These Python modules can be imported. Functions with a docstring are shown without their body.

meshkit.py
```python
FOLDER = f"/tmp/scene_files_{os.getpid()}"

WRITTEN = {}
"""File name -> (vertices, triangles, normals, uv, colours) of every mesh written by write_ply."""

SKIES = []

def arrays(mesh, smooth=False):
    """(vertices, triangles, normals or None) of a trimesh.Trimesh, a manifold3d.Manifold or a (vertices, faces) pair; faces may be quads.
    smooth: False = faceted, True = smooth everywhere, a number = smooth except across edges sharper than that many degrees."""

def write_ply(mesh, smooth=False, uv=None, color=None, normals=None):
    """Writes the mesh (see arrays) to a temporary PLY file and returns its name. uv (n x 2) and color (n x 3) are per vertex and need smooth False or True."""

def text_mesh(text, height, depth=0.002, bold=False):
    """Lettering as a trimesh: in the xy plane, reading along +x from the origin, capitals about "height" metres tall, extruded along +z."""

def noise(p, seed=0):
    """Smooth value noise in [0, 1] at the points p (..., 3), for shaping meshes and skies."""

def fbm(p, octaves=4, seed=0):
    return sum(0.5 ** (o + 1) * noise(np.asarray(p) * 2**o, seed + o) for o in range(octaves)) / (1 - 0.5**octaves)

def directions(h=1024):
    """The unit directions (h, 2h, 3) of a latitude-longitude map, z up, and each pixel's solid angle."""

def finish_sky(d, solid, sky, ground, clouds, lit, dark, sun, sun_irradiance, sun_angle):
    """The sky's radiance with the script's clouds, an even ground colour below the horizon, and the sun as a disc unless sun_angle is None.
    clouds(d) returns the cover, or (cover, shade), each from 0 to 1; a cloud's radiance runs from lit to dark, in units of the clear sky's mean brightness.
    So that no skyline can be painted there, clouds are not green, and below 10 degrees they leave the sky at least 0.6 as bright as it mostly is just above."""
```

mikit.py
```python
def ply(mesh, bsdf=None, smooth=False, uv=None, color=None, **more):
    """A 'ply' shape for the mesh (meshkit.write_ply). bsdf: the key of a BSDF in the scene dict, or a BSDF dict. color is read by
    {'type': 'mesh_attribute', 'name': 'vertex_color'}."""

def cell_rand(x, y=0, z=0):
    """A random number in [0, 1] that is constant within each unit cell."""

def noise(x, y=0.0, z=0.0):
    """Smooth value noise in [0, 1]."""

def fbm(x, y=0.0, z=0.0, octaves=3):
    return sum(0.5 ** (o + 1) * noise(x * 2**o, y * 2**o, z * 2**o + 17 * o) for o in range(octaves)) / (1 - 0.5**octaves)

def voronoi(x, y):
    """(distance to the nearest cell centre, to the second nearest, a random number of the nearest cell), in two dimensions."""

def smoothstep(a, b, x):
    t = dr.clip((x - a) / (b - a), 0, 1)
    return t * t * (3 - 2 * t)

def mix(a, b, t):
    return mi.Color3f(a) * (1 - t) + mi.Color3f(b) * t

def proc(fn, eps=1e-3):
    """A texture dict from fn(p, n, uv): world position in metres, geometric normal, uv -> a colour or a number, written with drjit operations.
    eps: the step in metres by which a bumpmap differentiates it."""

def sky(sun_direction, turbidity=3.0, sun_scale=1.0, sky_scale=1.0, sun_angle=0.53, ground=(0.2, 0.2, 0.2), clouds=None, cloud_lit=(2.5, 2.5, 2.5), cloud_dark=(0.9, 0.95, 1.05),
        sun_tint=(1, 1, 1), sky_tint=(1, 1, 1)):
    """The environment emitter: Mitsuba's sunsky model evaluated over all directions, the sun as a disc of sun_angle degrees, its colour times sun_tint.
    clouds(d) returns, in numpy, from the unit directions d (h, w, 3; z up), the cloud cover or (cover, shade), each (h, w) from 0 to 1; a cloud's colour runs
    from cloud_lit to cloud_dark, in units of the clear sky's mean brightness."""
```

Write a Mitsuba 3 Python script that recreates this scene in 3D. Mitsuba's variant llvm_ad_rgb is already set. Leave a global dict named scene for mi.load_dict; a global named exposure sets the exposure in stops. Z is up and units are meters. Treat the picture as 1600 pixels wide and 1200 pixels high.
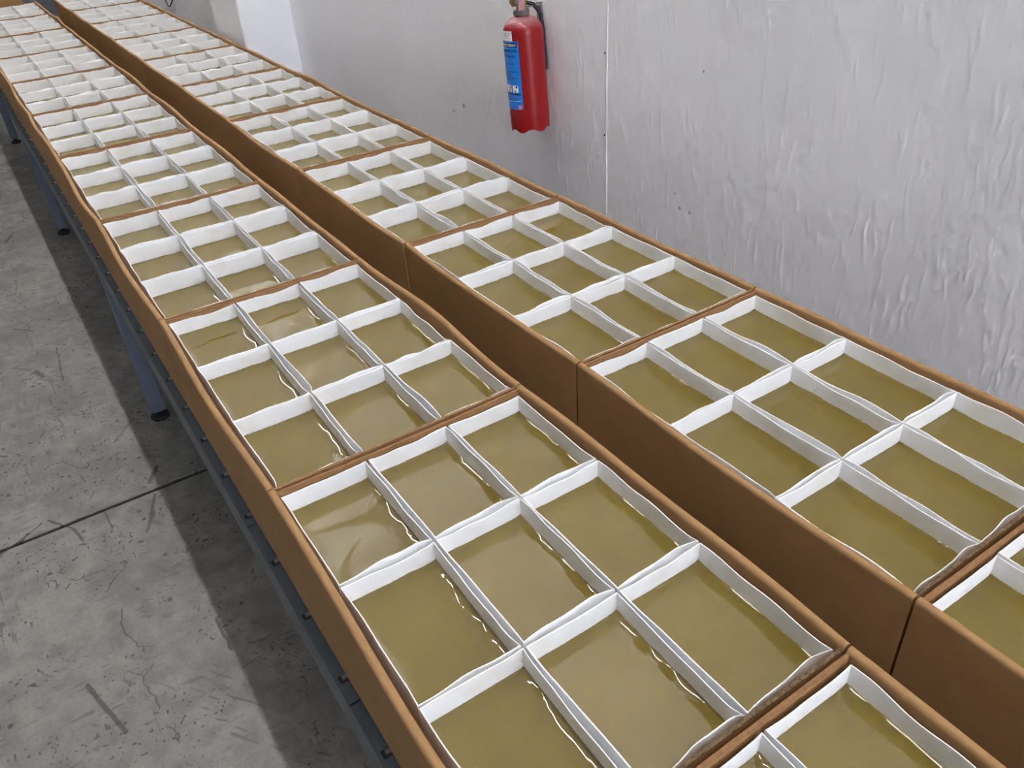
import math
import numpy as np
import trimesh
import mitsuba as mi
import drjit as dr
import mikit
import meshkit

T = mi.ScalarTransform4f
scene, labels = {}, {}

# ---------------------------------------------------------------- camera
EYE = (-0.6067, -0.3058, 1.6625)
FORWARD = (0.43055, 0.70726, -0.56073)
UP = (0.35061, 0.44141, 0.82597)
FOCAL = 1273.0
scene['camera'] = {
    'type': 'perspective', 'fov_axis': 'x', 'fov': math.degrees(2 * math.atan(800.0 / FOCAL)),
    'to_world': T().look_at(origin=EYE, target=[a + b for a, b in zip(EYE, FORWARD)], up=UP),
    'near_clip': 0.05, 'far_clip': 100.0}

# ---------------------------------------------------------------- sky, exposure
exposure = 2.0


def overcast(d):
    p = d * np.array([2.0, 2.0, 4.0])
    return np.ones(d.shape[:2]), 0.6 * meshkit.fbm(p, 3, 5)


scene['sky'] = mikit.sky((0.1, -0.7, 0.6), turbidity=4.0, sun_scale=0.0, sky_scale=26.0, ground=(0.25, 0.25, 0.25),
                         clouds=overcast, cloud_lit=(0.96, 1.03, 1.18), cloud_dark=(0.72, 0.79, 0.93))
LAMP_RADIANCE = (37.8, 37.4, 37.0)
FILL_UPLIGHT_RADIANCE = (9.0, 9.0, 9.1)  # added fill light thrown up at the ceiling

# ---------------------------------------------------------------- sizes (metres)
ZT = 0.891                     # top edge of the cartons
ZB = 0.686                     # underside of the cartons
WC = 0.449                     # width of a carton
GAP = 0.110                    # between the two lines
XW = 0.851                     # plane of the right wall
LEFT_Y = [-0.664, 0.000, 0.6585, 1.305, 1.977, 2.661, 3.302, 3.964, 4.614, 5.297, 5.945, 6.597]
RIGHT_Y = [-0.664, -0.002, 0.650, 1.306, 1.982, 2.657, 3.312, 3.967, 4.630, 5.280, 5.928, 6.575]
CEIL = 4.3
BACK_Y = -5.0                  # unseen wall behind the camera, its doorway sized for the daylight
UNSEEN_DOOR_X, UNSEEN_DOOR_Z = (-1.05, 0.75), 4.0


# ---------------------------------------------------------------- small helpers
def rgb(*c):
    return {'type': 'rgb', 'value': list(c)}


def srgb(r, g, b):
    return [((v / 255.0 + 0.055) / 1.055) ** 2.4 if v > 10 else v / 255.0 / 12.92 for v in (r, g, b)]


def numbered(name):
    taken = lambda k: k in scene or k in labels or any(s.startswith(k + '__') for s in scene)
    if not taken(name):
        return name
    i = 1
    while taken('%s_%03d' % (name, i)):
        i += 1
    return '%s_%03d' % (name, i)


counters = {}


def part_key(parent, name):
    n = counters.get((parent, name), 0)
    counters[(parent, name)] = n + 1
    return '%s__%s' % (parent, name) + ('_%03d' % n if n else '')


def thing(name, label, category, group=None):
    n = counters.get(name, 0)
    counters[name] = n + 1
    key = name + ('_%03d' % n if n else '')
    labels[key] = {'label': label, 'category': category}
    if group:
        labels[key]['group'] = group
    return key


def part(parent, name, shape, to_world=None, label=None, kind=None):
    key = part_key(parent, name)
    scene[key] = dict(shape) if to_world is None else {**shape, 'to_world': to_world}
    if label or kind:
        labels[key] = {**({'label': label} if label else {}), **({'kind': kind} if kind else {})}
    return key


def structure(key, shape):
    scene[key] = shape
    labels[key] = {'kind': 'structure'}


def box(x0, x1, y0, y1, z0, z1):
    m = trimesh.creation.box((x1 - x0, y1 - y0, z1 - z0))
    m.apply_translation(((x0 + x1) / 2, (y0 + y1) / 2, (z0 + z1) / 2))
    return m


def bevel_box(x0, x1, y0, y1, z0, z1, b=0.004):
    pts = []
    for sx in (0, 1):
        for sy in (0, 1):
            for sz in (0, 1):
                c = np.array([x1 if sx else x0, y1 if sy else y0, z1 if sz else z0], float)
                s = np.array([-1 if sx else 1, -1 if sy else 1, -1 if sz else 1], float) * b
                for k in range(3):
                    q = c + s
                    q[k] = c[k]
                    pts.append(q)
    return trimesh.convex.convex_hull(np.array(pts))


def tube(points, r, n=10, closed=False):
    P = np.asarray(points, float)
    tang = np.gradient(P, axis=0)
    tang /= np.linalg.norm(tang, axis=1, keepdims=True)
    ref = np.array([0, 0, 1.0]) if abs(tang[0, 2]) < 0.9 else np.array([1.0, 0, 0])
    a = np.zeros_like(P)
    prev = np.cross(tang[0], ref)
    for i in range(len(P)):
        prev = prev - tang[i] * np.dot(prev, tang[i])
        prev = prev / np.linalg.norm(prev)
        a[i] = prev
    b = np.cross(a, tang)
    th = np.arange(n) * 2 * math.pi / n
    V = (P[:, None] + r * (np.cos(th)[None, :, None] * a[:, None] + np.sin(th)[None, :, None] * b[:, None])).reshape(-1, 3)
    F = []
    m = len(P)
    for i in range(m - 1):
        for j in range(n):
            k = (j + 1) % n
            F += [[i * n + j, i * n + k, (i + 1) * n + k], [i * n + j, (i + 1) * n + k, (i + 1) * n + j]]
    c0, c1 = len(V), len(V) + 1
    V = np.vstack([V, P[0], P[-1]])
    for j in range(n):
        k = (j + 1) % n
        F += [[c0, k, j], [c1, (m - 1) * n + j, (m - 1) * n + k]]
    mesh = trimesh.Trimesh(V, F, process=False)
    mesh.fix_normals()
    return mesh


def lathe(profile, n=40):
    m = trimesh.creation.revolve(np.array(profile, float), sections=n)
    m.fix_normals()
    return m


def grid_faces(nu, nv, flip=False):
    i, j = np.meshgrid(np.arange(nu - 1), np.arange(nv - 1), indexing='ij')
    a = (i * nv + j).ravel()
    q = np.stack([a, a + nv, a + nv + 1, a + 1], 1)
    if flip:
        q = q[:, ::-1]
    return np.vstack([q[:, [0, 1, 2]], q[:, [0, 2, 3]]])


cat = trimesh.util.concatenate

# ---------------------------------------------------------------- materials
N, FBM, VOR, SS, MIX = mikit.noise, mikit.fbm, mikit.voronoi, mikit.smoothstep, mikit.mix


def material(name, base, rough=0.6, spec=0.5, metallic=0.0, two=True, **more):
    d = {'type': 'principled', 'base_color': base if isinstance(base, dict) else rgb(*base), 'roughness': rough, 'specular': spec}
    if metallic:
        d['metallic'] = metallic
    d.update(more)
    scene[name] = {'type': 'twosided', 'bsdf': d} if two else d


def kraft(p, n, uv):
    t = 0.6 * FBM(p.x * 25, p.y * 25, p.z * 25, 3) + 0.4 * FBM(p.x * 240, p.y * 240, p.z * 240, 2)
    return MIX(srgb(139, 105, 68), srgb(156, 121, 81), t)


def cut_board(p, n, uv):
    t = FBM(p.x * 500, p.y * 500, p.z * 200, 2)
    return MIX(srgb(66, 52, 38), srgb(118, 95, 72), SS(0.2, 0.8, t))


def pale_edge(p, n, uv):
    t = FBM(p.x * 500, p.y * 500, p.z * 200, 2)
    return MIX(srgb(112, 82, 54), srgb(146, 108, 74), t)


material('kraft_board', mikit.proc(kraft), 0.75, 0.25)
material('cut_board_edge', mikit.proc(cut_board), 0.9, 0.1)
material('pale_board_edge', mikit.proc(pale_edge), 0.85, 0.15)


def paper(p, n, uv):
    stain = SS(0.48, 0.72, FBM(p.x * 22, p.y * 22, p.z * 30, 3))
    return MIX(srgb(236, 236, 236), srgb(222, 216, 202), stain * 0.3)


material('tray_paper', mikit.proc(paper), 0.5, 0.4)


def gel_color(p, n, uv):
    t = FBM(p.x * 9, p.y * 9, 3.0, 3)
    return MIX(srgb(97, 81, 27), srgb(109, 93, 37), t)


material('gel', mikit.proc(gel_color), 0.03, 0.62)


def wall_color(p, n, uv):
    t = FBM(p.y * 3, p.z * 3, p.x * 3, 4)
    c = MIX(srgb(234, 235, 240), srgb(246, 246, 248), t)
    grime = SS(0.55, 0.80, FBM(p.y * 2.3, p.z * 2.6, 9.0, 3))
    c = MIX(c, srgb(224, 225, 230), grime * 0.5)
    spots = ((1.124, 1.169, .005), (1.197, .849, .004), (1.177, .814, .007), (1.14, .812, .006), (2.284, .862, .012), (2.36, .83, .008), (1.005, .74, .003))
    for y, z, r in spots:
        d = dr.sqrt(dr.square(p.y - y) + dr.square(p.z - z))
        c = MIX(c, srgb(120, 122, 128), (1 - SS(r * .4, r * .9, d)) * 0.7)
    return c


def wall_relief(p, n, uv):
    yy = p.y + p.x
    drip = SS(0.60, 0.74, N(yy * 120, p.z * 16 + yy * 2, 1.0))
    drip2 = SS(0.64, 0.78, N(yy * 190 + 31, p.z * 45, 5.0))
    patch = SS(0.30, 0.65, FBM(yy * 4, p.z * 4, 2.0, 3))
    lumps = FBM(yy * 45, p.z * 28, 3.0, 3)
    return (drip * 0.0010 + drip2 * 0.0007) * (0.35 + 0.65 * patch) * 0.6 + lumps * 0.0010


scene['wall_paint'] = {'type': 'twosided', 'bsdf': {'type': 'bumpmap', 'tex': mikit.proc(wall_relief, 5e-4), 'scale': 1.0,
                       'bsdf': {'type': 'principled', 'base_color': mikit.proc(wall_color), 'roughness': 0.42, 'specular': 0.5}}}


def seg_mask(p, x0, y0, x1, y1, w, soft=0.6, wob=0.006):
    dx, dy = x1 - x0, y1 - y0
    L2 = dx * dx + dy * dy
    px = p.x + (N(p.x * 40, p.y * 40, 2.0) - 0.5) * wob - x0
    py = p.y + (N(p.x * 40, p.y * 40, 8.0) - 0.5) * wob - y0
    t = dr.clip((px * dx + py * dy) / L2, 0, 1)
    d = dr.sqrt(dr.square(px - t * dx) + dr.square(py - t * dy))
    return 1 - SS(w * soft, w * 1.3, d)


SCUFFS = [(-1.02, 1.98, -0.93, 2.02, .006), (-0.93, 2.02, -0.88, 2.06, .003), (-0.86, 2.06, -0.80, 1.97, .004), (-0.80, 1.97, -0.79, 1.90, .005),
          (-0.71, 2.01, -0.70, 1.90, .003), (-0.98, 2.55, -0.93, 2.50, .005), (-0.99, 3.02, -0.98, 2.62, .004), (-0.61, 2.35, -0.52, 2.46, .003),
          (-0.60, 1.86, -0.56, 1.98, .006), (-0.58, 1.90, -0.62, 1.82, .005), (-0.55, 1.36, -0.545, 1.24, .004), (-0.87, 1.35, -0.82, 1.16, .006),
          (-0.56, 2.05, -0.52, 2.12, .007), (-1.05, 3.35, -0.99, 3.15, .005), (-0.80, 3.5, -0.73, 3.42, .004), (-0.77, 3.05, -0.75, 2.98, .008),
          (-0.90, 3.9, -0.84, 3.98, .006), (-0.69, 2.9, -0.67, 3.2, .003), (-1.0, 4.3, -0.96, 4.1, .008), (-0.72, 4.6, -0.68, 4.7, .008)]


def floor_color(p, n, uv):
    big = FBM(p.x * 2.2, p.y * 2.2, 0.5, 4)
    fine = FBM(p.x * 26, p.y * 26, 4.0, 4)
    c = MIX(srgb(100, 97, 92), srgb(130, 127, 120), SS(0.25, 0.75, 0.55 * big + 0.45 * fine))
    a = p.x * 0.8 + p.y * 0.6
    b = p.y * 0.8 - p.x * 0.6
    warp = FBM(p.x * 8, p.y * 8, 1.0, 2) * 0.5
    s1 = SS(0.80, 0.90, N(a * 110 + warp * 6, b * 18, 3.0)) * SS(0.45, 0.7, FBM(p.x * 5, p.y * 5, 7.0, 3))
    s2 = SS(0.82, 0.92, N(p.y * 120 + warp * 6, p.x * 17, 6.0)) * SS(0.45, 0.7, FBM(p.x * 4, p.y * 4, 17.0, 3))
    s3 = SS(0.84, 0.92, N(p.x * 130 + warp * 6, p.y * 16, 16.0)) * SS(0.45, 0.7, FBM(p.x * 4, p.y * 4, 27.0, 3))
    c = MIX(c, srgb(76, 74, 71), dr.minimum(1, s1 + s2 + s3) * 0.6)
    smudge = SS(0.52, 0.75, FBM(p.x * 7, p.y * 7, 12.0, 4))
    c = MIX(c, srgb(92, 90, 86), smudge * 0.5)
    d1, d2, r = VOR(p.x * 9, p.y * 9)
    dots = (1 - SS(0.05, 0.11, d1 + 0.05 * N(p.x * 90, p.y * 90, 1.0))) * SS(0.62, 0.7, r)
    specks = SS(0.80, 0.88, N(p.x * 150 + warp * 3, p.y * 120, 2.0)) * SS(0.4, 0.65, FBM(p.x * 9, p.y * 9, 5.0, 3))
    grain = FBM(p.x * 220, p.y * 220, 6.0, 2)
    c = c * (0.88 + 0.24 * grain)
    c = MIX(c, srgb(48, 46, 44), dr.minimum(1, dots + specks) * 0.8)
    m = mi.Float(0)
    for s in SCUFFS:
        m = dr.maximum(m, seg_mask(p, *s))
    crack = dr.abs(p.x + 0.735 + (FBM(p.y * 14, 3.0, 1.0, 3) - 0.5) * 0.09)
    m = dr.maximum(m, (1 - SS(0.001, 0.0035, crack)) * SS(0.35, 0.6, N(p.y * 30, 1.0, 1.0)) * 0.8)
    return MIX(c, srgb(52, 50, 48), m * 0.8)


def floor_gloss(p, n, uv):
    return 0.32 + 0.35 * FBM(p.x * 12, p.y * 12, 3.0, 3)


def floor_relief(p, n, uv):
    return FBM(p.x * 60, p.y * 60, 1.0, 3) * 0.0012


scene['concrete'] = {'type': 'twosided', 'bsdf': {'type': 'bumpmap', 'tex': mikit.proc(floor_relief, 1e-3), 'scale': 1.0,
                     'bsdf': {'type': 'principled', 'base_color': mikit.proc(floor_color), 'roughness': mikit.proc(floor_gloss), 'specular': 0.45}}}
material('joint_filler', srgb(62, 59, 56), 0.9, 0.1)
material('rail_paint', srgb(74, 82, 86), 0.42, 0.5)
material('leg_paint', srgb(92, 100, 116), 0.45, 0.5)
material('steel', srgb(150, 150, 148), 0.35, 0.5, metallic=0.9)
material('black_rubber', srgb(30, 30, 32), 0.6, 0.4)
material('dark_roof', srgb(92, 94, 98), 0.7, 0.2)
material('room_paint', srgb(118, 121, 126), 0.7, 0.3)
material('ceiling_paint', srgb(190, 191, 193), 0.7, 0.3)
material('white_plastic', srgb(225, 226, 228), 0.5, 0.4)
material('black_cable', srgb(22, 22, 24), 0.5, 0.4)


def ext_red(p, n, uv):
    c = mi.Color3f(srgb(134, 16, 20))
    dust = SS(0.3, 0.95, n.z) * (0.55 + 0.45 * FBM(p.x * 90, p.y * 90, p.z * 90, 3))
    return MIX(c, srgb(178, 150, 150), dust * 0.6)


material('extinguisher_red', mikit.proc(ext_red), 0.3, 0.35)
material('label_blue', srgb(22, 118, 205), 0.4, 0.4)
material('label_navy', srgb(16, 24, 62), 0.4, 0.4)
material('label_white', srgb(226, 226, 226), 0.5, 0.4)
material('label_red', srgb(205, 52, 60), 0.4, 0.4)
material('brass', srgb(196, 172, 110), 0.28, 0.5, metallic=1.0)
material('collar_grey', srgb(92, 84, 86), 0.6, 0.4)
material('lever_pink', srgb(196, 140, 142), 0.5, 0.4)

# ---------------------------------------------------------------- the room
SLAB_Y = [-9.0, -2.25, 2.005, 5.80, 9.8, 13.0]
structure('floor', mikit.ply(box(-5.4, XW + 0.2, -9.0, 13.0, -0.12, -0.012), 'joint_filler'))
for i in range(len(SLAB_Y) - 1):
    g = 0.0075
    part('floor', 'slab', mikit.ply(bevel_box(-5.4, XW, SLAB_Y[i] + g, SLAB_Y[i + 1] - g, -0.012, 0.0, 0.003), 'concrete'))

def plaster_relief(y0, y1, z0, z1, dy, dz, seed):
    """Rough rendered plaster with runs of paint, as real relief on the wall's face."""
    r = np.random.default_rng(seed)
    ys, zs = np.arange(y0, y1 + dy / 2, dy), np.arange(z0, z1 + dz / 2, dz)
    Y, Z = np.meshgrid(ys, zs, indexing='ij')
    P = np.stack([Y * 70, Z * 55, Y * 0], -1)
    H = 0.0009 * meshkit.fbm(P, 3, 3) + 0.0006 * meshkit.noise(np.stack([Y * 30, Z * 12, Y * 0 + 4], -1), 8)
    n = int(1500 * (y1 - y0) * (z1 - z0) / 2.6)
    for _ in range(n):
        yc, zc = y0 + (y1 - y0) * r.beta(1.0, 1.35), r.uniform(z0, z1)
        length = r.gamma(2.0, 0.010) + 0.006
        w, amp, slant = r.uniform(0.0017, 0.0032), r.uniform(0.0004, 0.0013), r.normal(0.05, 0.10)
        i0, i1 = np.searchsorted(ys, (yc - 0.02 - length * 0.3, yc + 0.02 + length * 0.3))
        j0, j1 = np.searchsorted(zs, (zc - length * 1.2, zc + length * 1.2))
        yy, zz = Y[i0:i1, j0:j1], Z[i0:i1, j0:j1]
        t = (zz - zc) / length
        d = (yy - yc - slant * (zz - zc) - 0.0015 * np.sin(zz * 90 + yc * 50)) / (w * (1 + 0.35 * np.clip(-t, -1, 1)))
        H[i0:i1, j0:j1] += amp * np.exp(-d * d) * np.clip(1.4 - 1.4 * np.abs(t), 0, 1) ** 0.7
    edge = np.minimum(np.minimum(Y - y0, y1 - Y), np.minimum(Z - z0, z1 - Z))
    H = H * np.clip(edge / 0.12, 0, 1)
    V = np.stack([XW - 0.0002 - H, Y, Z], -1).reshape(-1, 3)
    return trimesh.Trimesh(V, grid_faces(len(ys), len(zs), True), process=False)


relief = plaster_relief(0.02, 3.0, 0.60, 1.66, 0.0025, 0.0045, 21)
wall_shell = box(XW, XW + 0.2, -9.0, 13.0, -0.1, CEIL)
structure('wall_right', mikit.ply(cat([wall_shell, relief]), 'wall_paint', 40))
structure('wall_pilaster', mikit.ply(bevel_box(0.594, XW + 0.05, 3.916, 4.375, -0.01, CEIL, 0.006), 'wall_paint'))
structure('wall_far', mikit.ply(box(-5.4, XW + 0.2, 13.0, 13.2, -0.1, CEIL), 'room_paint'))
structure('wall_left', mikit.ply(box(-5.6, -5.4, BACK_Y - 0.2, 13.2, -0.1, CEIL), 'room_paint'))
structure('ceiling', mikit.ply(box(-5.6, XW + 0.2, BACK_Y - 0.2, 13.2, CEIL, CEIL + 0.2), 'ceiling_paint'))
# unseen back wall; doorway placed to send daylight along the carton lines
structure('wall_back_unseen', mikit.ply(cat([box(-5.6, UNSEEN_DOOR_X[0], BACK_Y - 0.2, BACK_Y, -0.1, CEIL), box(UNSEEN_DOOR_X[1], XW + 0.2, BACK_Y - 0.2, BACK_Y, -0.1, CEIL),
                                      box(UNSEEN_DOOR_X[0], UNSEEN_DOOR_X[1], BACK_Y - 0.2, BACK_Y, UNSEEN_DOOR_Z, CEIL)]), 'room_paint'))


LAMP_Z = 4.12


def unseen_ceiling_lamp(x, y, label):  # out of view, placed to light the trays and right wall from above
    k = thing('unseen_ceiling_lamp', label, 'lamp', 'unseen tube lamps on the ceiling')
    part(k, 'housing', mikit.ply(bevel_box(x - 0.06, x + 0.06, y - 0.62, y + 0.62, LAMP_Z + 0.02, LAMP_Z + 0.09, 0.01), 'white_plastic'))
    for dy in (-0.4, 0.4):
        part(k, 'rod', mikit.ply(tube([(x, y + dy, LAMP_Z + 0.085), (x, y + dy, CEIL)], 0.004, 6), 'white_plastic'))
    t = tube([(x, y - 0.6, LAMP_Z), (x, y, LAMP_Z), (x, y + 0.6, LAMP_Z)], 0.018, 10)
    scene[part_key(k, 'tube')] = {**mikit.ply(t, 'white_plastic'), 'emitter': {'type': 'area', 'radiance': rgb(*LAMP_RADIANCE)}}


for i in range(9):
    unseen_ceiling_lamp(-0.12, -2.6 + 1.5 * i, 'unseen tube lamp under the ceiling lighting trays and wall, %s from the open door'
                 % ('nearest', 'second', 'third', 'fourth', 'fifth', 'sixth', 'seventh', 'eighth', 'ninth')[i])


def fill_uplighter(x, y, z, label):  # added fill lamp, brightens the ceiling for soft light from overhead
    k = thing('fill_uplighter', label, 'lamp', 'added fill lamps')
    trough = cat([bevel_box(x - 0.11, x + 0.11, y - 0.64, y + 0.64, z - 0.05, z - 0.03, 0.004), bevel_box(x - 0.11, x - 0.10, y - 0.64, y + 0.64, z - 0.03, z + 0.01, 0.002),
                  bevel_box(x + 0.10, x + 0.11, y - 0.64, y + 0.64, z - 0.03, z + 0.01, 0.002)])
    part(k, 'trough', mikit.ply(trough, 'white_plastic'))
    for dy in (-0.5, 0.5):
        part(k, 'rod', mikit.ply(tube([(x + 0.105, y + dy, z - 0.02), (x + 0.105, y + dy, CEIL)], 0.004, 6), 'white_plastic'))
    t = tube([(x, y - 0.6, z), (x, y, z), (x, y + 0.6, z)], 0.018, 10)
    scene[part_key(k, 'tube')] = {**mikit.ply(t, 'white_plastic'), 'emitter': {'type': 'area', 'radiance': rgb(*FILL_UPLIGHT_RADIANCE)}}


for i in range(7):
    fill_uplighter(-2.3, -2.9 + 2.0 * i, 3.55, 'added fill lamp shining up at the ceiling over the aisle, %s from the open door'
              % ('nearest', 'second', 'third', 'fourth', 'fifth', 'sixth', 'seventh')[i])


# ---------------------------------------------------------------- roller conveyors
def make_conveyor(x0, label):
    """x0: left face of the cartons it carries."""
    k = thing('roller_conveyor', label, 'conveyor', 'roller conveyors')
    xo, xi = x0 - 0.015, x0 + WC + 0.015
    y_joints = [-1.3, 0.43, 0.872, 3.17, 5.25, 7.3]
    zr = 0.662
    for side, xa in ((-1, xo), (1, xi)):
        s = -side
        for a, b in zip(y_joints[:-1], y_joints[1:]):
            web = bevel_box(min(xa, xa + s * 0.003), max(xa, xa + s * 0.003), a + 0.0015, b - 0.0015, zr - 0.075, zr, 0.001)
            top = bevel_box(min(xa, xa + s * 0.024), max(xa, xa + s * 0.024), a + 0.0015, b - 0.0015, zr - 0.003, zr, 0.001)
            low = bevel_box(min(xa, xa + s * 0.03), max(xa, xa + s * 0.03), a + 0.0015, b - 0.0015, zr - 0.075, zr - 0.072, 0.001)
            part(k, 'rail', mikit.ply(cat([web, top, low]), 'rail_paint'))
    xm = (xo + xi) / 2
    hw = (xi - xo) / 2
    roll = trimesh.creation.cylinder(0.021, 2 * (hw - 0.034), sections=12)
    roll.apply_transform(trimesh.transformations.rotation_matrix(math.pi / 2, [0, 1, 0]))
    axle = trimesh.creation.cylinder(0.0042, 2 * hw - 0.022, sections=6)
    axle.apply_transform(trimesh.transformations.rotation_matrix(math.pi / 2, [0, 1, 0]))
    roller = mikit.ply(roll, 'steel', 40)
    axle_ply = mikit.ply(axle, 'steel')
    slot = trimesh.creation.box((2 * hw - 0.012, 0.013, 0.004))
    seat = mikit.ply(slot, 'black_rubber')
    for i in range(-8, 50):
        y = 0.334 + 0.1413 * i
        r = part(k, 'roller', roller, T().translate([xm, y, ZB - 0.0215]))
        scene[r + '__axle'] = {**axle_ply, 'to_world': T().translate([xm, y, zr + 0.002])}
        scene[r + '__axle_seat'] = {**seat, 'to_world': T().translate([xm, y, zr - 0.0015])}
    leg_m = bevel_box(-0.025, 0.025, -0.026, 0.026, 0.035, zr - 0.01, 0.004)
    leg_ply = mikit.ply(leg_m, 'leg_paint')
    foot_ply = mikit.ply(lathe([(0, 0), (0.030, 0.0), (0.032, 0.006), (0.030, 0.014), (0.016, 0.02), (0.010, 0.022), (0.010, 0.045), (0, 0.045)], 24), 'black_rubber', 35)
    brace = mikit.ply(bevel_box(-hw + 0.05, hw - 0.05, -0.015, 0.015, -0.02, 0.02, 0.003), 'leg_paint')
    for y in (0.29, 2.405, 4.52, 6.64):
        for xa in (xo + 0.027, xi - 0.027):
            l = part(k, 'leg', leg_ply, T().translate([xa, y, 0]))
            scene[l + '__foot'] = {**foot_ply, 'to_world': T().translate([xa, y, 0.0])}
        part(k, 'cross_brace', brace, T().translate([xm, y, 0.30]))
        part(k, 'cross_brace', brace, T().translate([xm, y, zr - 0.055]))
    return k


make_conveyor(-WC, 'grey steel roller conveyor with black round feet carrying the aisle-side line of cartons')
make_conveyor(GAP, 'grey steel roller conveyor under the wall-side line of cartons')

# ---------------------------------------------------------------- cartons
HC = ZT - ZB


def side_panel_mesh(length, seed, outward):
    """Folded-over side of a carton: outer face at x = 0, inner face at x = +0.012 (outward = -1), bowed a little along its length."""
    rng = np.random.default_rng(seed)
    th = 0.0125
    prof = [(0.0, 0.0), (0.0, HC * 0.5), (0.0, HC - 0.006), (0.0012, HC - 0.002), (0.004, HC), (th - 0.004, HC), (th - 0.0012, HC - 0.002), (th, HC - 0.006), (th, HC * 0.6), (th, HC * 0.3), (th, 0.0)]
    ny = 25
    t = np.linspace(0, 1, ny)
    a1, a2, a3 = rng.normal(0.0045, 0.0025), rng.normal(0, 0.0015), rng.normal(0, 0.001)
    bow = a1 * np.sin(np.pi * t) ** 1.2 + a2 * np.sin(2 * np.pi * t) + a3 * np.sin(3 * np.pi * t)
    d1, d2 = rng.normal(0.0012, 0.001), rng.normal(0, 0.0008)
    dip = d1 * np.sin(np.pi * t) + d2 * np.sin(3 * np.pi * t)
    low = rng.normal(0.003, 0.002) * np.sin(np.pi * t) ** 2
    V = np.array([[px - bow[i] * (pz / HC) - low[i] * (1 - pz / HC) * np.sin(np.pi * pz / HC), t[i] * length, pz - dip[i] * (pz / HC) ** 4]
                  for i in range(ny) for px, pz in prof])
    m = len(prof)
    F = list(grid_faces(ny, m))
    for i in range(ny - 1):
        F += [[i * m, (i + 1) * m, (i + 1) * m + m - 1], [i * m, (i + 1) * m + m - 1, i * m + m - 1]]
    for base, flip in ((0, False), ((ny - 1) * m, True)):
        for j in range(1, m - 1):
            F.append([base, base + j, base + j + 1] if not flip else [base, base + j + 1, base + j])
    mesh = trimesh.Trimesh(V, F, process=False)
    mesh.fix_normals()
    if outward > 0:
        mesh.vertices[:, 0] *= -1
        mesh.faces = mesh.faces[:, ::-1]
    return mesh


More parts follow.
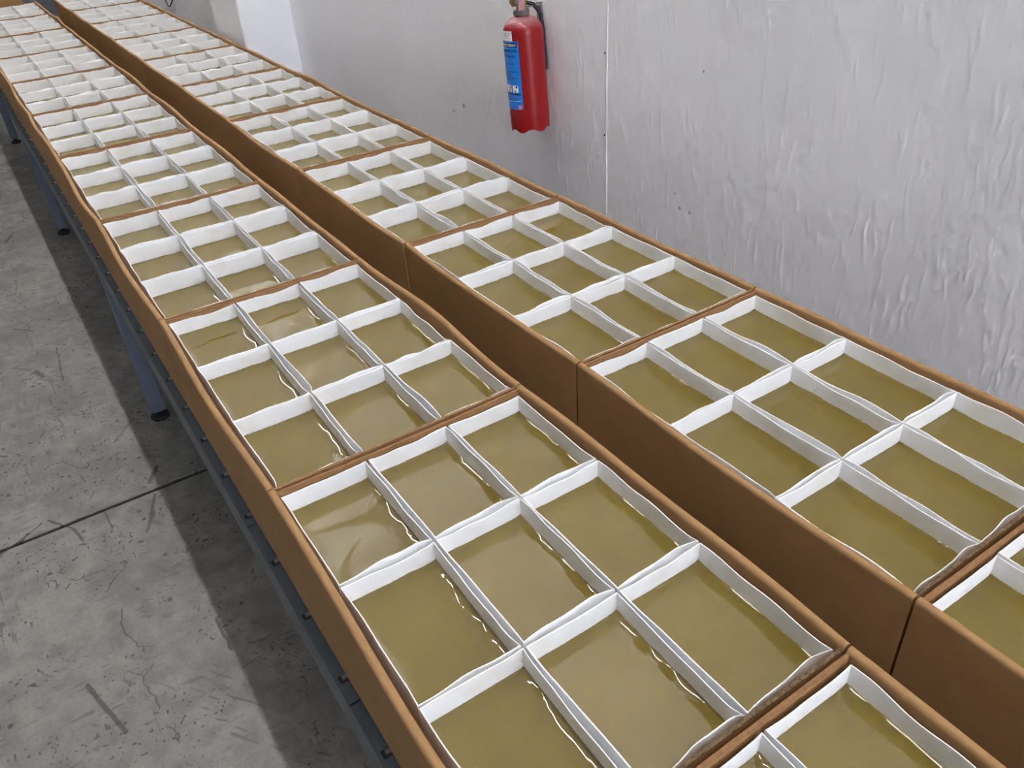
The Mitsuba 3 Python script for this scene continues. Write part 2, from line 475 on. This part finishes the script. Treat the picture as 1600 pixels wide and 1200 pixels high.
def end_panel_mesh(seed, height):
    """Single-board end: thin sheet across the carton with a rough raw top."""
    rng = np.random.default_rng(seed)
    n = 30
    x = np.linspace(0.006, WC - 0.006, n)
    top = height + 0.0012 * (meshkit.noise(np.stack([x * 60, x * 0 + seed, x * 0], 1), seed) - 0.5) - 0.004 * np.sin(np.pi * (x / WC)) * rng.uniform(0, 1)
    yb = 0.002 * np.sin(np.pi * x / WC) * rng.uniform(-0.2, 1)
    return x, top, yb


def board(x, z0, z1, yb, th):
    n = len(x)
    V = np.concatenate([np.stack([x, yb, z0], 1), np.stack([x, yb, z1], 1), np.stack([x, yb + th, z1], 1), np.stack([x, yb + th, z0], 1)])
    F = []
    for k in range(4):
        a, b = k * n, ((k + 1) % 4) * n
        for i in range(n - 1):
            F += [[a + i, a + i + 1, b + i + 1], [a + i, b + i + 1, b + i]]
    for e in (0, n - 1):
        F += [[e, n + e, 2 * n + e], [e, 2 * n + e, 3 * n + e]]
    m = trimesh.Trimesh(V, F, process=False)
    m.fix_normals()
    return m


SIDE_L = [mikit.ply(side_panel_mesh(1.0, 100 + i, -1), 'kraft_board', 40) for i in range(6)]
SIDE_R = [mikit.ply(side_panel_mesh(1.0, 200 + i, 1), 'kraft_board', 40) for i in range(6)]
ENDS = []
for i in range(5):
    x, top, yb = end_panel_mesh(300 + i, HC - 0.006)
    e_main = mikit.ply(board(x, np.full_like(x, 0.003), top - 0.0015, yb, 0.0042), 'kraft_board')
    e_cut = mikit.ply(board(x, top - 0.0015, top + 0.0006, yb - 0.0003, 0.0048), 'cut_board_edge' if i == 4 else 'pale_board_edge')
    ENDS.append((e_main, e_cut))
BASE = mikit.ply(box(0.003, WC - 0.003, 0.003, 0.997, 0.0, 0.004), 'kraft_board')

ORD = ['nearest', 'second', 'third', 'fourth', 'fifth', 'sixth', 'seventh', 'eighth', 'ninth', 'tenth', 'eleventh', 'twelfth']
rng = np.random.default_rng(7)


def make_carton(x0, y0, y1, idx, line):
    o = ORD[idx]
    lab = ('brown cardboard carton of nine white trays, %s in the %s line' % (o + ' to the camera' if idx == 0 else o + ' from the camera', line))
    k = thing('cardboard_carton', lab, 'carton', 'open cartons of trays in two lines')
    g = 0.0018
    L = y1 - y0 - 2 * g
    dx = rng.normal(0, 0.0012)
    place = T().translate([x0 + dx, y0 + g, ZB]) @ T().scale([1, L, 1])
    part(k, 'side_panel', SIDE_L[rng.integers(6)], place)
    part(k, 'side_panel', SIDE_R[rng.integers(6)], T().translate([x0 + dx + WC, y0 + g, ZB]) @ T().scale([1, L, 1]))
    part(k, 'base_panel', BASE, place)
    for ya, flip in ((y0 + g + 0.0005, 1), (y1 - g - 0.0005, -1)):
        e, c = ENDS[4 if (flip == 1 and idx == 1) else rng.integers(4)]
        pl = T().translate([x0 + dx + (0 if flip > 0 else WC), ya, ZB]) @ T().rotate([0, 0, 1], 0 if flip > 0 else 180)
        kk = part(k, 'end_panel', e, pl)
        scene[kk + '__cut_edge'] = {**c, 'to_world': pl}
    return dx


# ---------------------------------------------------------------- trays of gel
TW, TL, TH = 0.1372, 0.2097, 0.189           # outer size of a tray
PAPER = 0.0022
GEL_Z = TH - 0.032


class TrayShape:
    """Bowed walls of one folded paper tray; wall k runs along s in [0, 1]: 0 front (-y), 1 right (+x), 2 back (+y), 3 left (-x)."""

    def __init__(self, seed):
        r = np.random.default_rng(seed)
        self.bow = []
        for k in range(4):
            amp = [0.0020, 0.0008, 0.0004, 0.0008][k]
            c = r.normal(amp, amp * 0.5), r.normal(0, amp * 0.45), r.normal(0, amp * 0.4), r.normal(0, amp * 0.2)
            self.bow.append(c)
        self.crease = [(r.uniform(0.80, 0.94), r.uniform(0.001, 0.005)), (r.uniform(0.05, 0.14), r.uniform(0.001, 0.0045)), (r.uniform(0.05, 0.12), r.uniform(0, 0.001)), (r.uniform(0.85, 0.95), r.uniform(0, 0.004))]
        self.rim = [(r.normal(0.0012, 0.0012), r.normal(0, 0.0012), r.normal(0, 0.0009)) for _ in range(4)]
        self.seed = seed

    def inward(self, k, s, t):
        a, b, c, d = self.bow[k]
        o = a * np.sin(np.pi * s) + b * np.sin(2 * np.pi * s) + c * np.sin(3 * np.pi * s) + d * np.sin(5 * np.pi * s)
        at, am = self.crease[k]
        o = o + am * np.clip(1 - np.abs(s - at) / (np.where(s < at, at, 1 - at) + 1e-6), 0, 1)
        return np.maximum(o, -0.0010) * (0.45 + 0.55 * t)

    def dip(self, k, s):
        a, b, c = self.rim[k]
        return -(a * np.sin(np.pi * s) + b * np.sin(2 * np.pi * s) + c * np.sin(4 * np.pi * s))

    def wall(self, k, s, z, inset):
        """Points of wall k at s and height z, moved inward by inset."""
        t = np.clip((z - GEL_Z) / (TH - GEL_Z), -1.0, 1.0)
        o = self.inward(k, s, t)
        hx, hy = TW / 2 - inset, TL / 2 - inset
        if k == 0:
            return -hx + 2 * hx * s, -hy + o
        if k == 1:
            return hx - o, -hy + 2 * hy * s
        if k == 2:
            return hx - 2 * hx * s, hy - o
        return -hx + o, hy - 2 * hy * s


def tray_mesh(shape, ns):
    levels = [(0.0, 0.0), (TH * 0.5, 0.0), (GEL_Z, 0.0), (TH - 0.012, 0.0), (TH - 0.0008, 0.0), (TH, 0.0006), (TH, PAPER - 0.0006), (TH - 0.0008, PAPER), (TH - 0.012, PAPER), (GEL_Z, PAPER), (GEL_Z - 0.012, PAPER)]
    Vs, Fs, at = [], [], 0
    s = np.linspace(0, 1, ns)
    for k in range(4):
        rows = []
        for z, inset in levels:
            zz = np.full(ns, z) + (shape.dip(k, s) if z > TH - 0.003 else 0)
            x, y = shape.wall(k, s, np.full(ns, z), inset)
            rows.append(np.stack([x, y, zz], 1))
        V = np.array(rows)
        Vs.append(V.reshape(-1, 3))
        Fs.append(grid_faces(len(levels), ns, True) + at)
        at += V.shape[0] * ns
    b = box(-TW / 2 + 0.001, TW / 2 - 0.001, -TL / 2 + 0.001, TL / 2 - 0.001, 0.0, 0.002)
    return cat([trimesh.Trimesh(np.vstack(Vs), np.vstack(Fs), process=False), b])


def gel_mesh(shape, seed, nu, nv):
    r = np.random.default_rng(seed)

    def spaced(n):
        t = np.linspace(-1, 1, n)
        return 0.5 + 0.5 * (0.45 * t + 0.55 * np.sign(t) * (1 - (1 - np.abs(t)) ** 2.6))

    u, v = spaced(nu), spaced(nv)
    ins = PAPER * 0.75
    z = np.full(1, GEL_Z)
    fx, fy = shape.wall(0, u, np.full(nu, GEL_Z), ins)
    bx, by = (q[::-1] for q in shape.wall(2, 1 - u[::-1], np.full(nu, GEL_Z), ins))
    bx, by = shape.wall(2, 1 - u, np.full(nu, GEL_Z), ins)
    rx, ry = shape.wall(1, v, np.full(nv, GEL_Z), ins)
    lx, ly = shape.wall(3, 1 - v, np.full(nv, GEL_Z), ins)
    U, Vv = np.meshgrid(u, v, indexing='ij')
    # Coons patch of the four wall lines
    def coons(f, b, l, rr, c00, c10, c01, c11):
        return ((1 - Vv) * f[:, None] + Vv * b[:, None] + (1 - U) * l[None] + U * rr[None]
                - ((1 - U) * (1 - Vv) * c00 + U * (1 - Vv) * c10 + (1 - U) * Vv * c01 + U * Vv * c11))
    X = coons(fx, bx, lx, rx, fx[0], fx[-1], bx[0], bx[-1])
    Y = coons(fy, by, ly, ry, fy[0], fy[-1], by[0], by[-1])
    dw = [Vv * TL, (1 - U) * TW, (1 - Vv) * TL, U * TW]
    Z = np.full_like(X, GEL_Z)
    P = np.stack([X * 45, Y * 45, np.full_like(X, seed * 3.7)], -1)
    wob = meshkit.noise(P, seed)
    for k, d in enumerate(dw):
        amp = r.uniform(0.0010, 0.0032)
        Z += amp * np.clip(0.05 + 1.5 * wob, 0, 1.3) * np.exp(-d / (0.0035 + 0.003 * wob))
    Z -= r.uniform(0.0008, 0.0022) * 16 * U * (1 - U) * Vv * (1 - Vv)
    # slow swell of the set surface, a few pour lines, and rough skin by the right and far walls
    Z += 0.0010 * (meshkit.fbm(np.stack([X * 14, Y * 14, np.full_like(X, seed * 1.3)], -1), 2, seed) - 0.5)
    for _ in range(2):
        a = r.uniform(0, np.pi)
        c = r.uniform(-0.03, 0.03)
        curve = X * np.sin(a) - Y * np.cos(a) - c + 0.012 * np.sin((X * np.cos(a) + Y * np.sin(a)) * r.uniform(15, 40) + r.uniform(0, 6))
        Z += r.uniform(0.00008, 0.00022) * np.tanh(curve / 0.004)
    near = np.exp(-dw[1] / 0.012) + 0.8 * np.exp(-dw[2] / 0.010)
    rough = meshkit.fbm(np.stack([X * 190, Y * 190, np.full_like(X, seed * 2.1)], -1), 2, seed + 9) - 0.5
    Z += 0.0016 * near * rough * meshkit.noise(np.stack([X * 40, Y * 40, np.full_like(X, seed)], -1), 3)
    top = np.stack([X, Y, Z], -1)
    V = [top.reshape(-1, 3)]
    F = [grid_faces(nu, nv)]
    n0 = nu * nv
    ring = [i * nv for i in range(nu)] + [(nu - 1) * nv + j for j in range(1, nv)] + [i * nv + nv - 1 for i in range(nu - 2, -1, -1)] + [j for j in range(nv - 2, 0, -1)]
    low = V[0][ring].copy()
    low[:, 2] = GEL_Z - 0.010
    V.append(low)
    m = len(ring)
    F.append(np.array([[ring[i], n0 + i, n0 + (i + 1) % m] for i in range(m)] + [[ring[i], n0 + (i + 1) % m, ring[(i + 1) % m]] for i in range(m)]))
    V.append(low.mean(0)[None])
    F.append(np.array([[n0 + i, n0 + m, n0 + (i + 1) % m] for i in range(m)]))
    V = np.vstack(V)
    F = np.vstack(F)
    mesh = trimesh.Trimesh(V, F, process=False)
    return mesh


TRAYS = {'near': [], 'mid': [], 'far': []}
NVAR = 14
for i in range(NVAR):
    sh = TrayShape(1000 + i)
    for lod, ns, nu, nv, GEL_Z in (('near', 29, 49, 65, TH - 0.033), ('mid', 25, 33, 41, TH - 0.041), ('far', 13, 19, 23, TH - 0.041)):
        TRAYS[lod].append((mikit.ply(tray_mesh(sh, ns), 'tray_paper', 35), mikit.ply(gel_mesh(sh, 50 + i, nu, nv), 'gel', True)))

ROW = ['front', 'middle', 'back']
COL = ['left', 'centre', 'right']
IN_W = WC - 0.0275
trng = np.random.default_rng(11)


def fill_carton(x0, y0, y1, idx, line):
    il = y1 - y0 - 0.018
    sx, sy = IN_W / 3, il / 3
    for r in range(3):
        for c in range(3):
            where = '%s %s of the %s carton' % (ROW[r], COL[c], ORD[idx])
            k = thing('tray', 'white paper tray of amber gel, %s in the %s line' % (where, line), 'tray', 'white trays of gel in cartons')
            tr, ge = TRAYS['near' if idx < 3 else 'mid' if idx < 5 else 'far'][trng.integers(NVAR)]
            fl = 1.0
            pl = (T().translate([x0 + 0.01375 + sx * (c + 0.5) + trng.normal(0, 0.0003), y0 + 0.009 + sy * (r + 0.5) + trng.normal(0, 0.0004), ZB + 0.0042 + trng.uniform(0, 0.002)])
                  @ T().rotate([0, 0, 1], trng.normal(0, 0.12)) @ T().scale([1, min(1.0, (sy - 0.0012) / TL), 1]))
            part(k, 'tray_body', tr, pl)
            part(k, 'gel', ge, pl, label='glossy amber gel filling')


for idx in range(11):
    for x0, ys, line in ((-WC, LEFT_Y, 'aisle-side'), (GAP, RIGHT_Y, 'wall-side')):
        dx = make_carton(x0, ys[idx], ys[idx + 1], idx, line)
        fill_carton(x0 + dx, ys[idx], ys[idx + 1], idx, line)


# closed carton standing at the far end of the aisle-side line
def closed_carton(x0, x1, y0, y1, h, label):
    k = thing('closed_carton', label, 'carton')
    part(k, 'body', mikit.ply(bevel_box(x0, x1, y0, y1, ZB, ZB + h, 0.004), 'kraft_board'))
    part(k, 'lid_flap', mikit.ply(bevel_box(x0, x1, y0, (y0 + y1) / 2 - 0.002, ZB + h, ZB + h + 0.004, 0.001), 'kraft_board'))
    part(k, 'lid_flap', mikit.ply(bevel_box(x0, x1, (y0 + y1) / 2 + 0.002, y1, ZB + h, ZB + h + 0.004, 0.001), 'kraft_board'))


closed_carton(-0.455, -0.075, 6.66, 7.12, 0.30, 'taller closed brown carton behind the last tray carton of the aisle-side line')

# dark box on the floor behind the far legs
k = thing('dark_box', 'dark box on the floor beyond the far conveyor leg', 'crate')
part(k, 'body', mikit.ply(bevel_box(-1.15, -0.50, 7.2, 7.8, 0.0, 0.55, 0.01), 'black_rubber'))
part(k, 'rim', mikit.ply(bevel_box(-1.17, -0.48, 7.18, 7.82, 0.55, 0.60, 0.01), 'black_rubber'))

# ---------------------------------------------------------------- fire extinguisher
EX = T().translate([0.783, 1.762, 0.911]) @ T().rotate([1, 0, 0], -3.8)
R = 0.0585
k = thing('fire_extinguisher', 'red fire extinguisher with a blue label hanging on the white wall', 'fire extinguisher')
body_prof = [(0, 0.012), (R - 0.004, 0.012), (R - 0.001, 0.040), (R, 0.044), (R + 0.0006, 0.046), (R, 0.048), (R, 0.270)]
for a in np.linspace(0, math.pi / 2, 10)[1:]:
    body_prof.append((0.020 + (R - 0.020) * math.cos(a), 0.270 + 0.045 * math.sin(a)))
body_prof += [(0.020, 0.322), (0, 0.322)]
part(k, 'cylinder', mikit.ply(lathe(body_prof, 56), 'extinguisher_red', 40), EX)
# scalloped skirt
n = 96
th = np.arange(n + 1) * 2 * math.pi / n
z0 = 0.0045 + 0.0045 * np.sign(np.cos(th * 6)) * np.abs(np.cos(th * 6)) ** 0.6
Vs = []
for rr, zz in ((R - 0.004, z0), (R - 0.001, z0 - 0.0), (R - 0.0005, np.full(n + 1, 0.018)), (R + 0.0003, np.full(n + 1, 0.044)), (R - 0.004, np.full(n + 1, 0.044)), (R - 0.004, z0)):
    Vs.append(np.stack([rr * np.cos(th), rr * np.sin(th), zz], 1))
skirt = trimesh.Trimesh(np.vstack(Vs), grid_faces(len(Vs), n + 1, True), process=False)
part(k, 'skirt', mikit.ply(skirt, 'extinguisher_red', 40), EX)


def on_cyl(a, z, r):
    a = np.radians(a)
    return np.stack([r * np.cos(a), r * np.sin(a), z], -1)


def cyl_patch(a0, a1, z0, z1, r, n=24):
    a, z = np.meshgrid(np.linspace(a0, a1, n), [z0, z1], indexing='ij')
    outer, inner = on_cyl(a, z, r).reshape(-1, 3), on_cyl(a, z, r - 0.0004).reshape(-1, 3)
    m = trimesh.Trimesh(np.vstack([outer, inner]), np.vstack([grid_faces(n, 2), grid_faces(n, 2, True) + 2 * n]), process=False)
    return m


def cyl_text(text, a_right, z, h, r, bold=True):
    m = meshkit.text_mesh(text, h, 0.0003, bold)
    m = m.subdivide()
    w = m.vertices[:, 0].max()
    a = a_right - np.degrees((w - m.vertices[:, 0]) / r)
    m.vertices = on_cyl(a, z + m.vertices[:, 1], r + m.vertices[:, 2])
    return m


A1 = 220
EXL = EX @ T().translate([0, 0, 0.007])
lb = part(k, 'blue_label', mikit.ply(cyl_patch(128, A1, 0.062, 0.250, R + 0.0006), 'label_blue', 30), EXL, label='blue instruction label')
sub = lambda nm, mesh, mat: scene.__setitem__(part_key(lb, nm), {**mikit.ply(mesh, mat), 'to_world': EXL})
sub('heading_band', cyl_patch(130, A1 - 4, 0.2340, 0.2465, R + 0.0010), 'label_navy')
sub('heading_text', cyl_text('KURU TOZLU', A1 - 8, 0.2370, 0.0065, R + 0.0012), 'label_white')
sub('body_text', cat([cyl_text('YANGIN CIHAZI', A1 - 6, 0.2220, 0.0055, R + 0.0009)] + [cyl_patch(132, A1 - 14, 0.211 + q, 0.2125 + q, R + 0.0010) for q in (0.0, -0.004, -0.022)]
    + [cyl_patch(132, A1 - d, z, z + 0.0012, R + 0.0010) for d, z in ((7, 0.168), (30, 0.160), (10, 0.150), (32, 0.144), (9, 0.092), (12, 0.088))]), 'label_navy')
sub('footer_band', cyl_patch(130, A1 - 4, 0.1030, 0.1070, R + 0.0010), 'label_navy')
sub('pictogram', cyl_patch(A1 - 30, A1 - 11, 0.1110, 0.1300, R + 0.0010), 'label_white')
sub('pictogram', cyl_patch(A1 - 60, A1 - 36, 0.1110, 0.1300, R + 0.0010), 'label_white')
sub('pictogram_mark', cat([cyl_patch(A1 - 24, A1 - 18, 0.1125, 0.1165, R + 0.0013), cyl_patch(A1 - 19, A1 - 13, 0.1225, 0.1285, R + 0.0013), cyl_patch(A1 - 48, A1 - 41, 0.1135, 0.1185, R + 0.0013), cyl_patch(A1 - 44, A1 - 39, 0.1205, 0.1275, R + 0.0013)]), 'label_navy')
sub('white_line', cyl_patch(132, A1 - 6, 0.0850, 0.0860, R + 0.0010), 'label_white')
an = np.linspace(0, 2 * math.pi, 25)[:-1]


def cyl_disc(ac, zc, rad, r, inner=0.0):
    ring = on_cyl(ac + np.degrees(rad * np.cos(an) / r), zc + rad * np.sin(an), r)
    ring2 = on_cyl(ac + np.degrees(inner * np.cos(an) / r), zc + inner * np.sin(an), r)
    V = np.vstack([ring, ring2])
    nn = len(an)
    F = []
    for i in range(nn):
        j = (i + 1) % nn
        F += [[i, j, nn + j], [i, nn + j, nn + i]]
    return trimesh.Trimesh(V, F, process=False)


sub('round_mark', cyl_disc(A1 - 9, 0.0690, 0.0062, R + 0.0010, 0.0001), 'label_red')
sub('round_mark_ring', cat([cyl_disc(A1 - 9, 0.0690, 0.0050, R + 0.0013, 0.0043), cyl_patch(A1 - 11, A1 - 9, 0.0665, 0.0715, R + 0.0013, 4)]), 'label_white')
st = part(k, 'white_sticker', mikit.ply(cyl_patch(150, 203, 0.258, 0.284, R + 0.0006), 'label_white', 30), EX, label='small white paper sticker')
scene[part_key(st, 'print')] = {**mikit.ply(cat([cyl_patch(170, 200 - d, z, z + 0.0009, R + 0.0009, 8) for z, d in ((0.278, 3), (0.273, 5), (0.270, 10), (0.265, 3))]), 'collar_grey'), 'to_world': EX}
part(k, 'collar', mikit.ply(lathe([(0, 0.318), (0.0225, 0.318), (0.0235, 0.324), (0.0225, 0.331), (0.0175, 0.334), (0, 0.334)], 32), 'collar_grey', 40), EX, label='grey collar')
valve = cat([trimesh.creation.cylinder(0.0145, 0.045, sections=20, transform=trimesh.transformations.translation_matrix((0, 0, 0.354))),
             bevel_box(-0.011, 0.011, -0.014, 0.014, 0.345, 0.385, 0.003)])
vk = part(k, 'valve', mikit.ply(valve, 'brass', 30), EX, label='brass valve head')
ga = math.radians(186)
gauge = lathe([(0, 0), (0.013, 0), (0.014, 0.002), (0.014, 0.012), (0.012, 0.014), (0, 0.014)], 28)
gx = EX @ T().translate([0.017 * math.cos(ga), 0.017 * math.sin(ga), 0.357]) @ T().rotate([0, 0, 1], 186) @ T().rotate([0, 1, 0], 90)
gk = part(k, 'gauge', mikit.ply(gauge, 'steel', 30), gx, label='round chrome pressure gauge')
scene[gk + '__dial'] = {**mikit.ply(lathe([(0, 0.0141), (0.0105, 0.0141), (0.0105, 0.0146), (0, 0.0146)], 24), 'brass'), 'to_world': gx}
lev = cat([bevel_box(-0.009, 0.009, -0.002, 0.002, 0.330, 0.390, 0.001), bevel_box(-0.009, 0.009, -0.060, 0.002, 0.388, 0.392, 0.001)])
part(k, 'lever', mikit.ply(lev, 'lever_pink'), EX @ T().rotate([0, 0, 1], -30) @ T().translate([0, -0.018, 0]), label='dusty pink lever')
rg = tube([(0.013 * math.cos(a), 0, 0.013 * math.sin(a)) for a in np.linspace(0, 2 * math.pi, 24)], 0.0013, 6)
part(k, 'pin_ring', mikit.ply(rg, 'steel', 60), EX @ T().rotate([0, 0, 1], -35) @ T().translate([0.035, -0.008, 0.372]), label='wire pull ring')
hose = tube([(0.012, 0.0, 0.350), (0.036, -0.010, 0.342), (0.050, -0.022, 0.315), (0.052, -0.028, 0.27), (0.052, -0.029, 0.22), (0.052, -0.029, 0.165)], 0.0055, 10)
part(k, 'hose', mikit.ply(hose, 'black_rubber', 50), EX, label='short black hose')
part(k, 'bracket', mikit.ply(cat([bevel_box(0.060, 0.066, -0.012, 0.012, 0.12, 0.345, 0.001), bevel_box(0.0, 0.062, -0.012, 0.012, 0.336, 0.340, 0.001)]), 'steel'), EX)

# ---------------------------------------------------------------- white conduit on the wall, its nails, and the far cable
k = thing('wall_conduit', 'thin white painted cable conduit running down the wall right of the extinguisher', 'conduit')
zs = np.linspace(-0.0, CEIL, 60)
wig = 0.003 * (meshkit.noise(np.stack([zs * 7, zs * 0, zs * 0], 1), 4) - 0.5)
part(k, 'cover', mikit.ply(tube(np.stack([np.full_like(zs, XW + 0.0002), 1.481 + wig, zs], 1), 0.0036, 8), 'wall_paint', 50))
nail = trimesh.creation.cylinder(0.0022, 0.005, sections=10)
nail.apply_transform(trimesh.transformations.rotation_matrix(math.pi / 2, [0, 1, 0]))
nail_ply = mikit.ply(nail, 'black_rubber')
for z in (0.50, 0.938, 1.158, 1.70, 2.2):
    part(k, 'nail', nail_ply, T().translate([XW - 0.002, 1.4875, z]))

k = thing('hanging_cable', 'thin black cable loop hanging on the far wall beyond the pilaster', 'cable')
pts = [(XW - 0.004, 6.60, 1.25), (XW - 0.006, 6.585, 0.95), (XW - 0.010, 6.575, 0.80), (XW - 0.012, 6.545, 0.757), (XW - 0.012, 6.505, 0.748), (XW - 0.012, 6.44, 0.765), (XW - 0.010, 6.37, 0.80), (XW - 0.006, 6.30, 0.90), (XW - 0.004, 6.26, 1.25)]
from scipy.interpolate import CubicSpline
cs = CubicSpline(np.linspace(0, 1, len(pts)), np.array(pts))
part(k, 'cord', mikit.ply(tube(cs(np.linspace(0, 1, 60)), 0.004, 8), 'black_cable', 50))
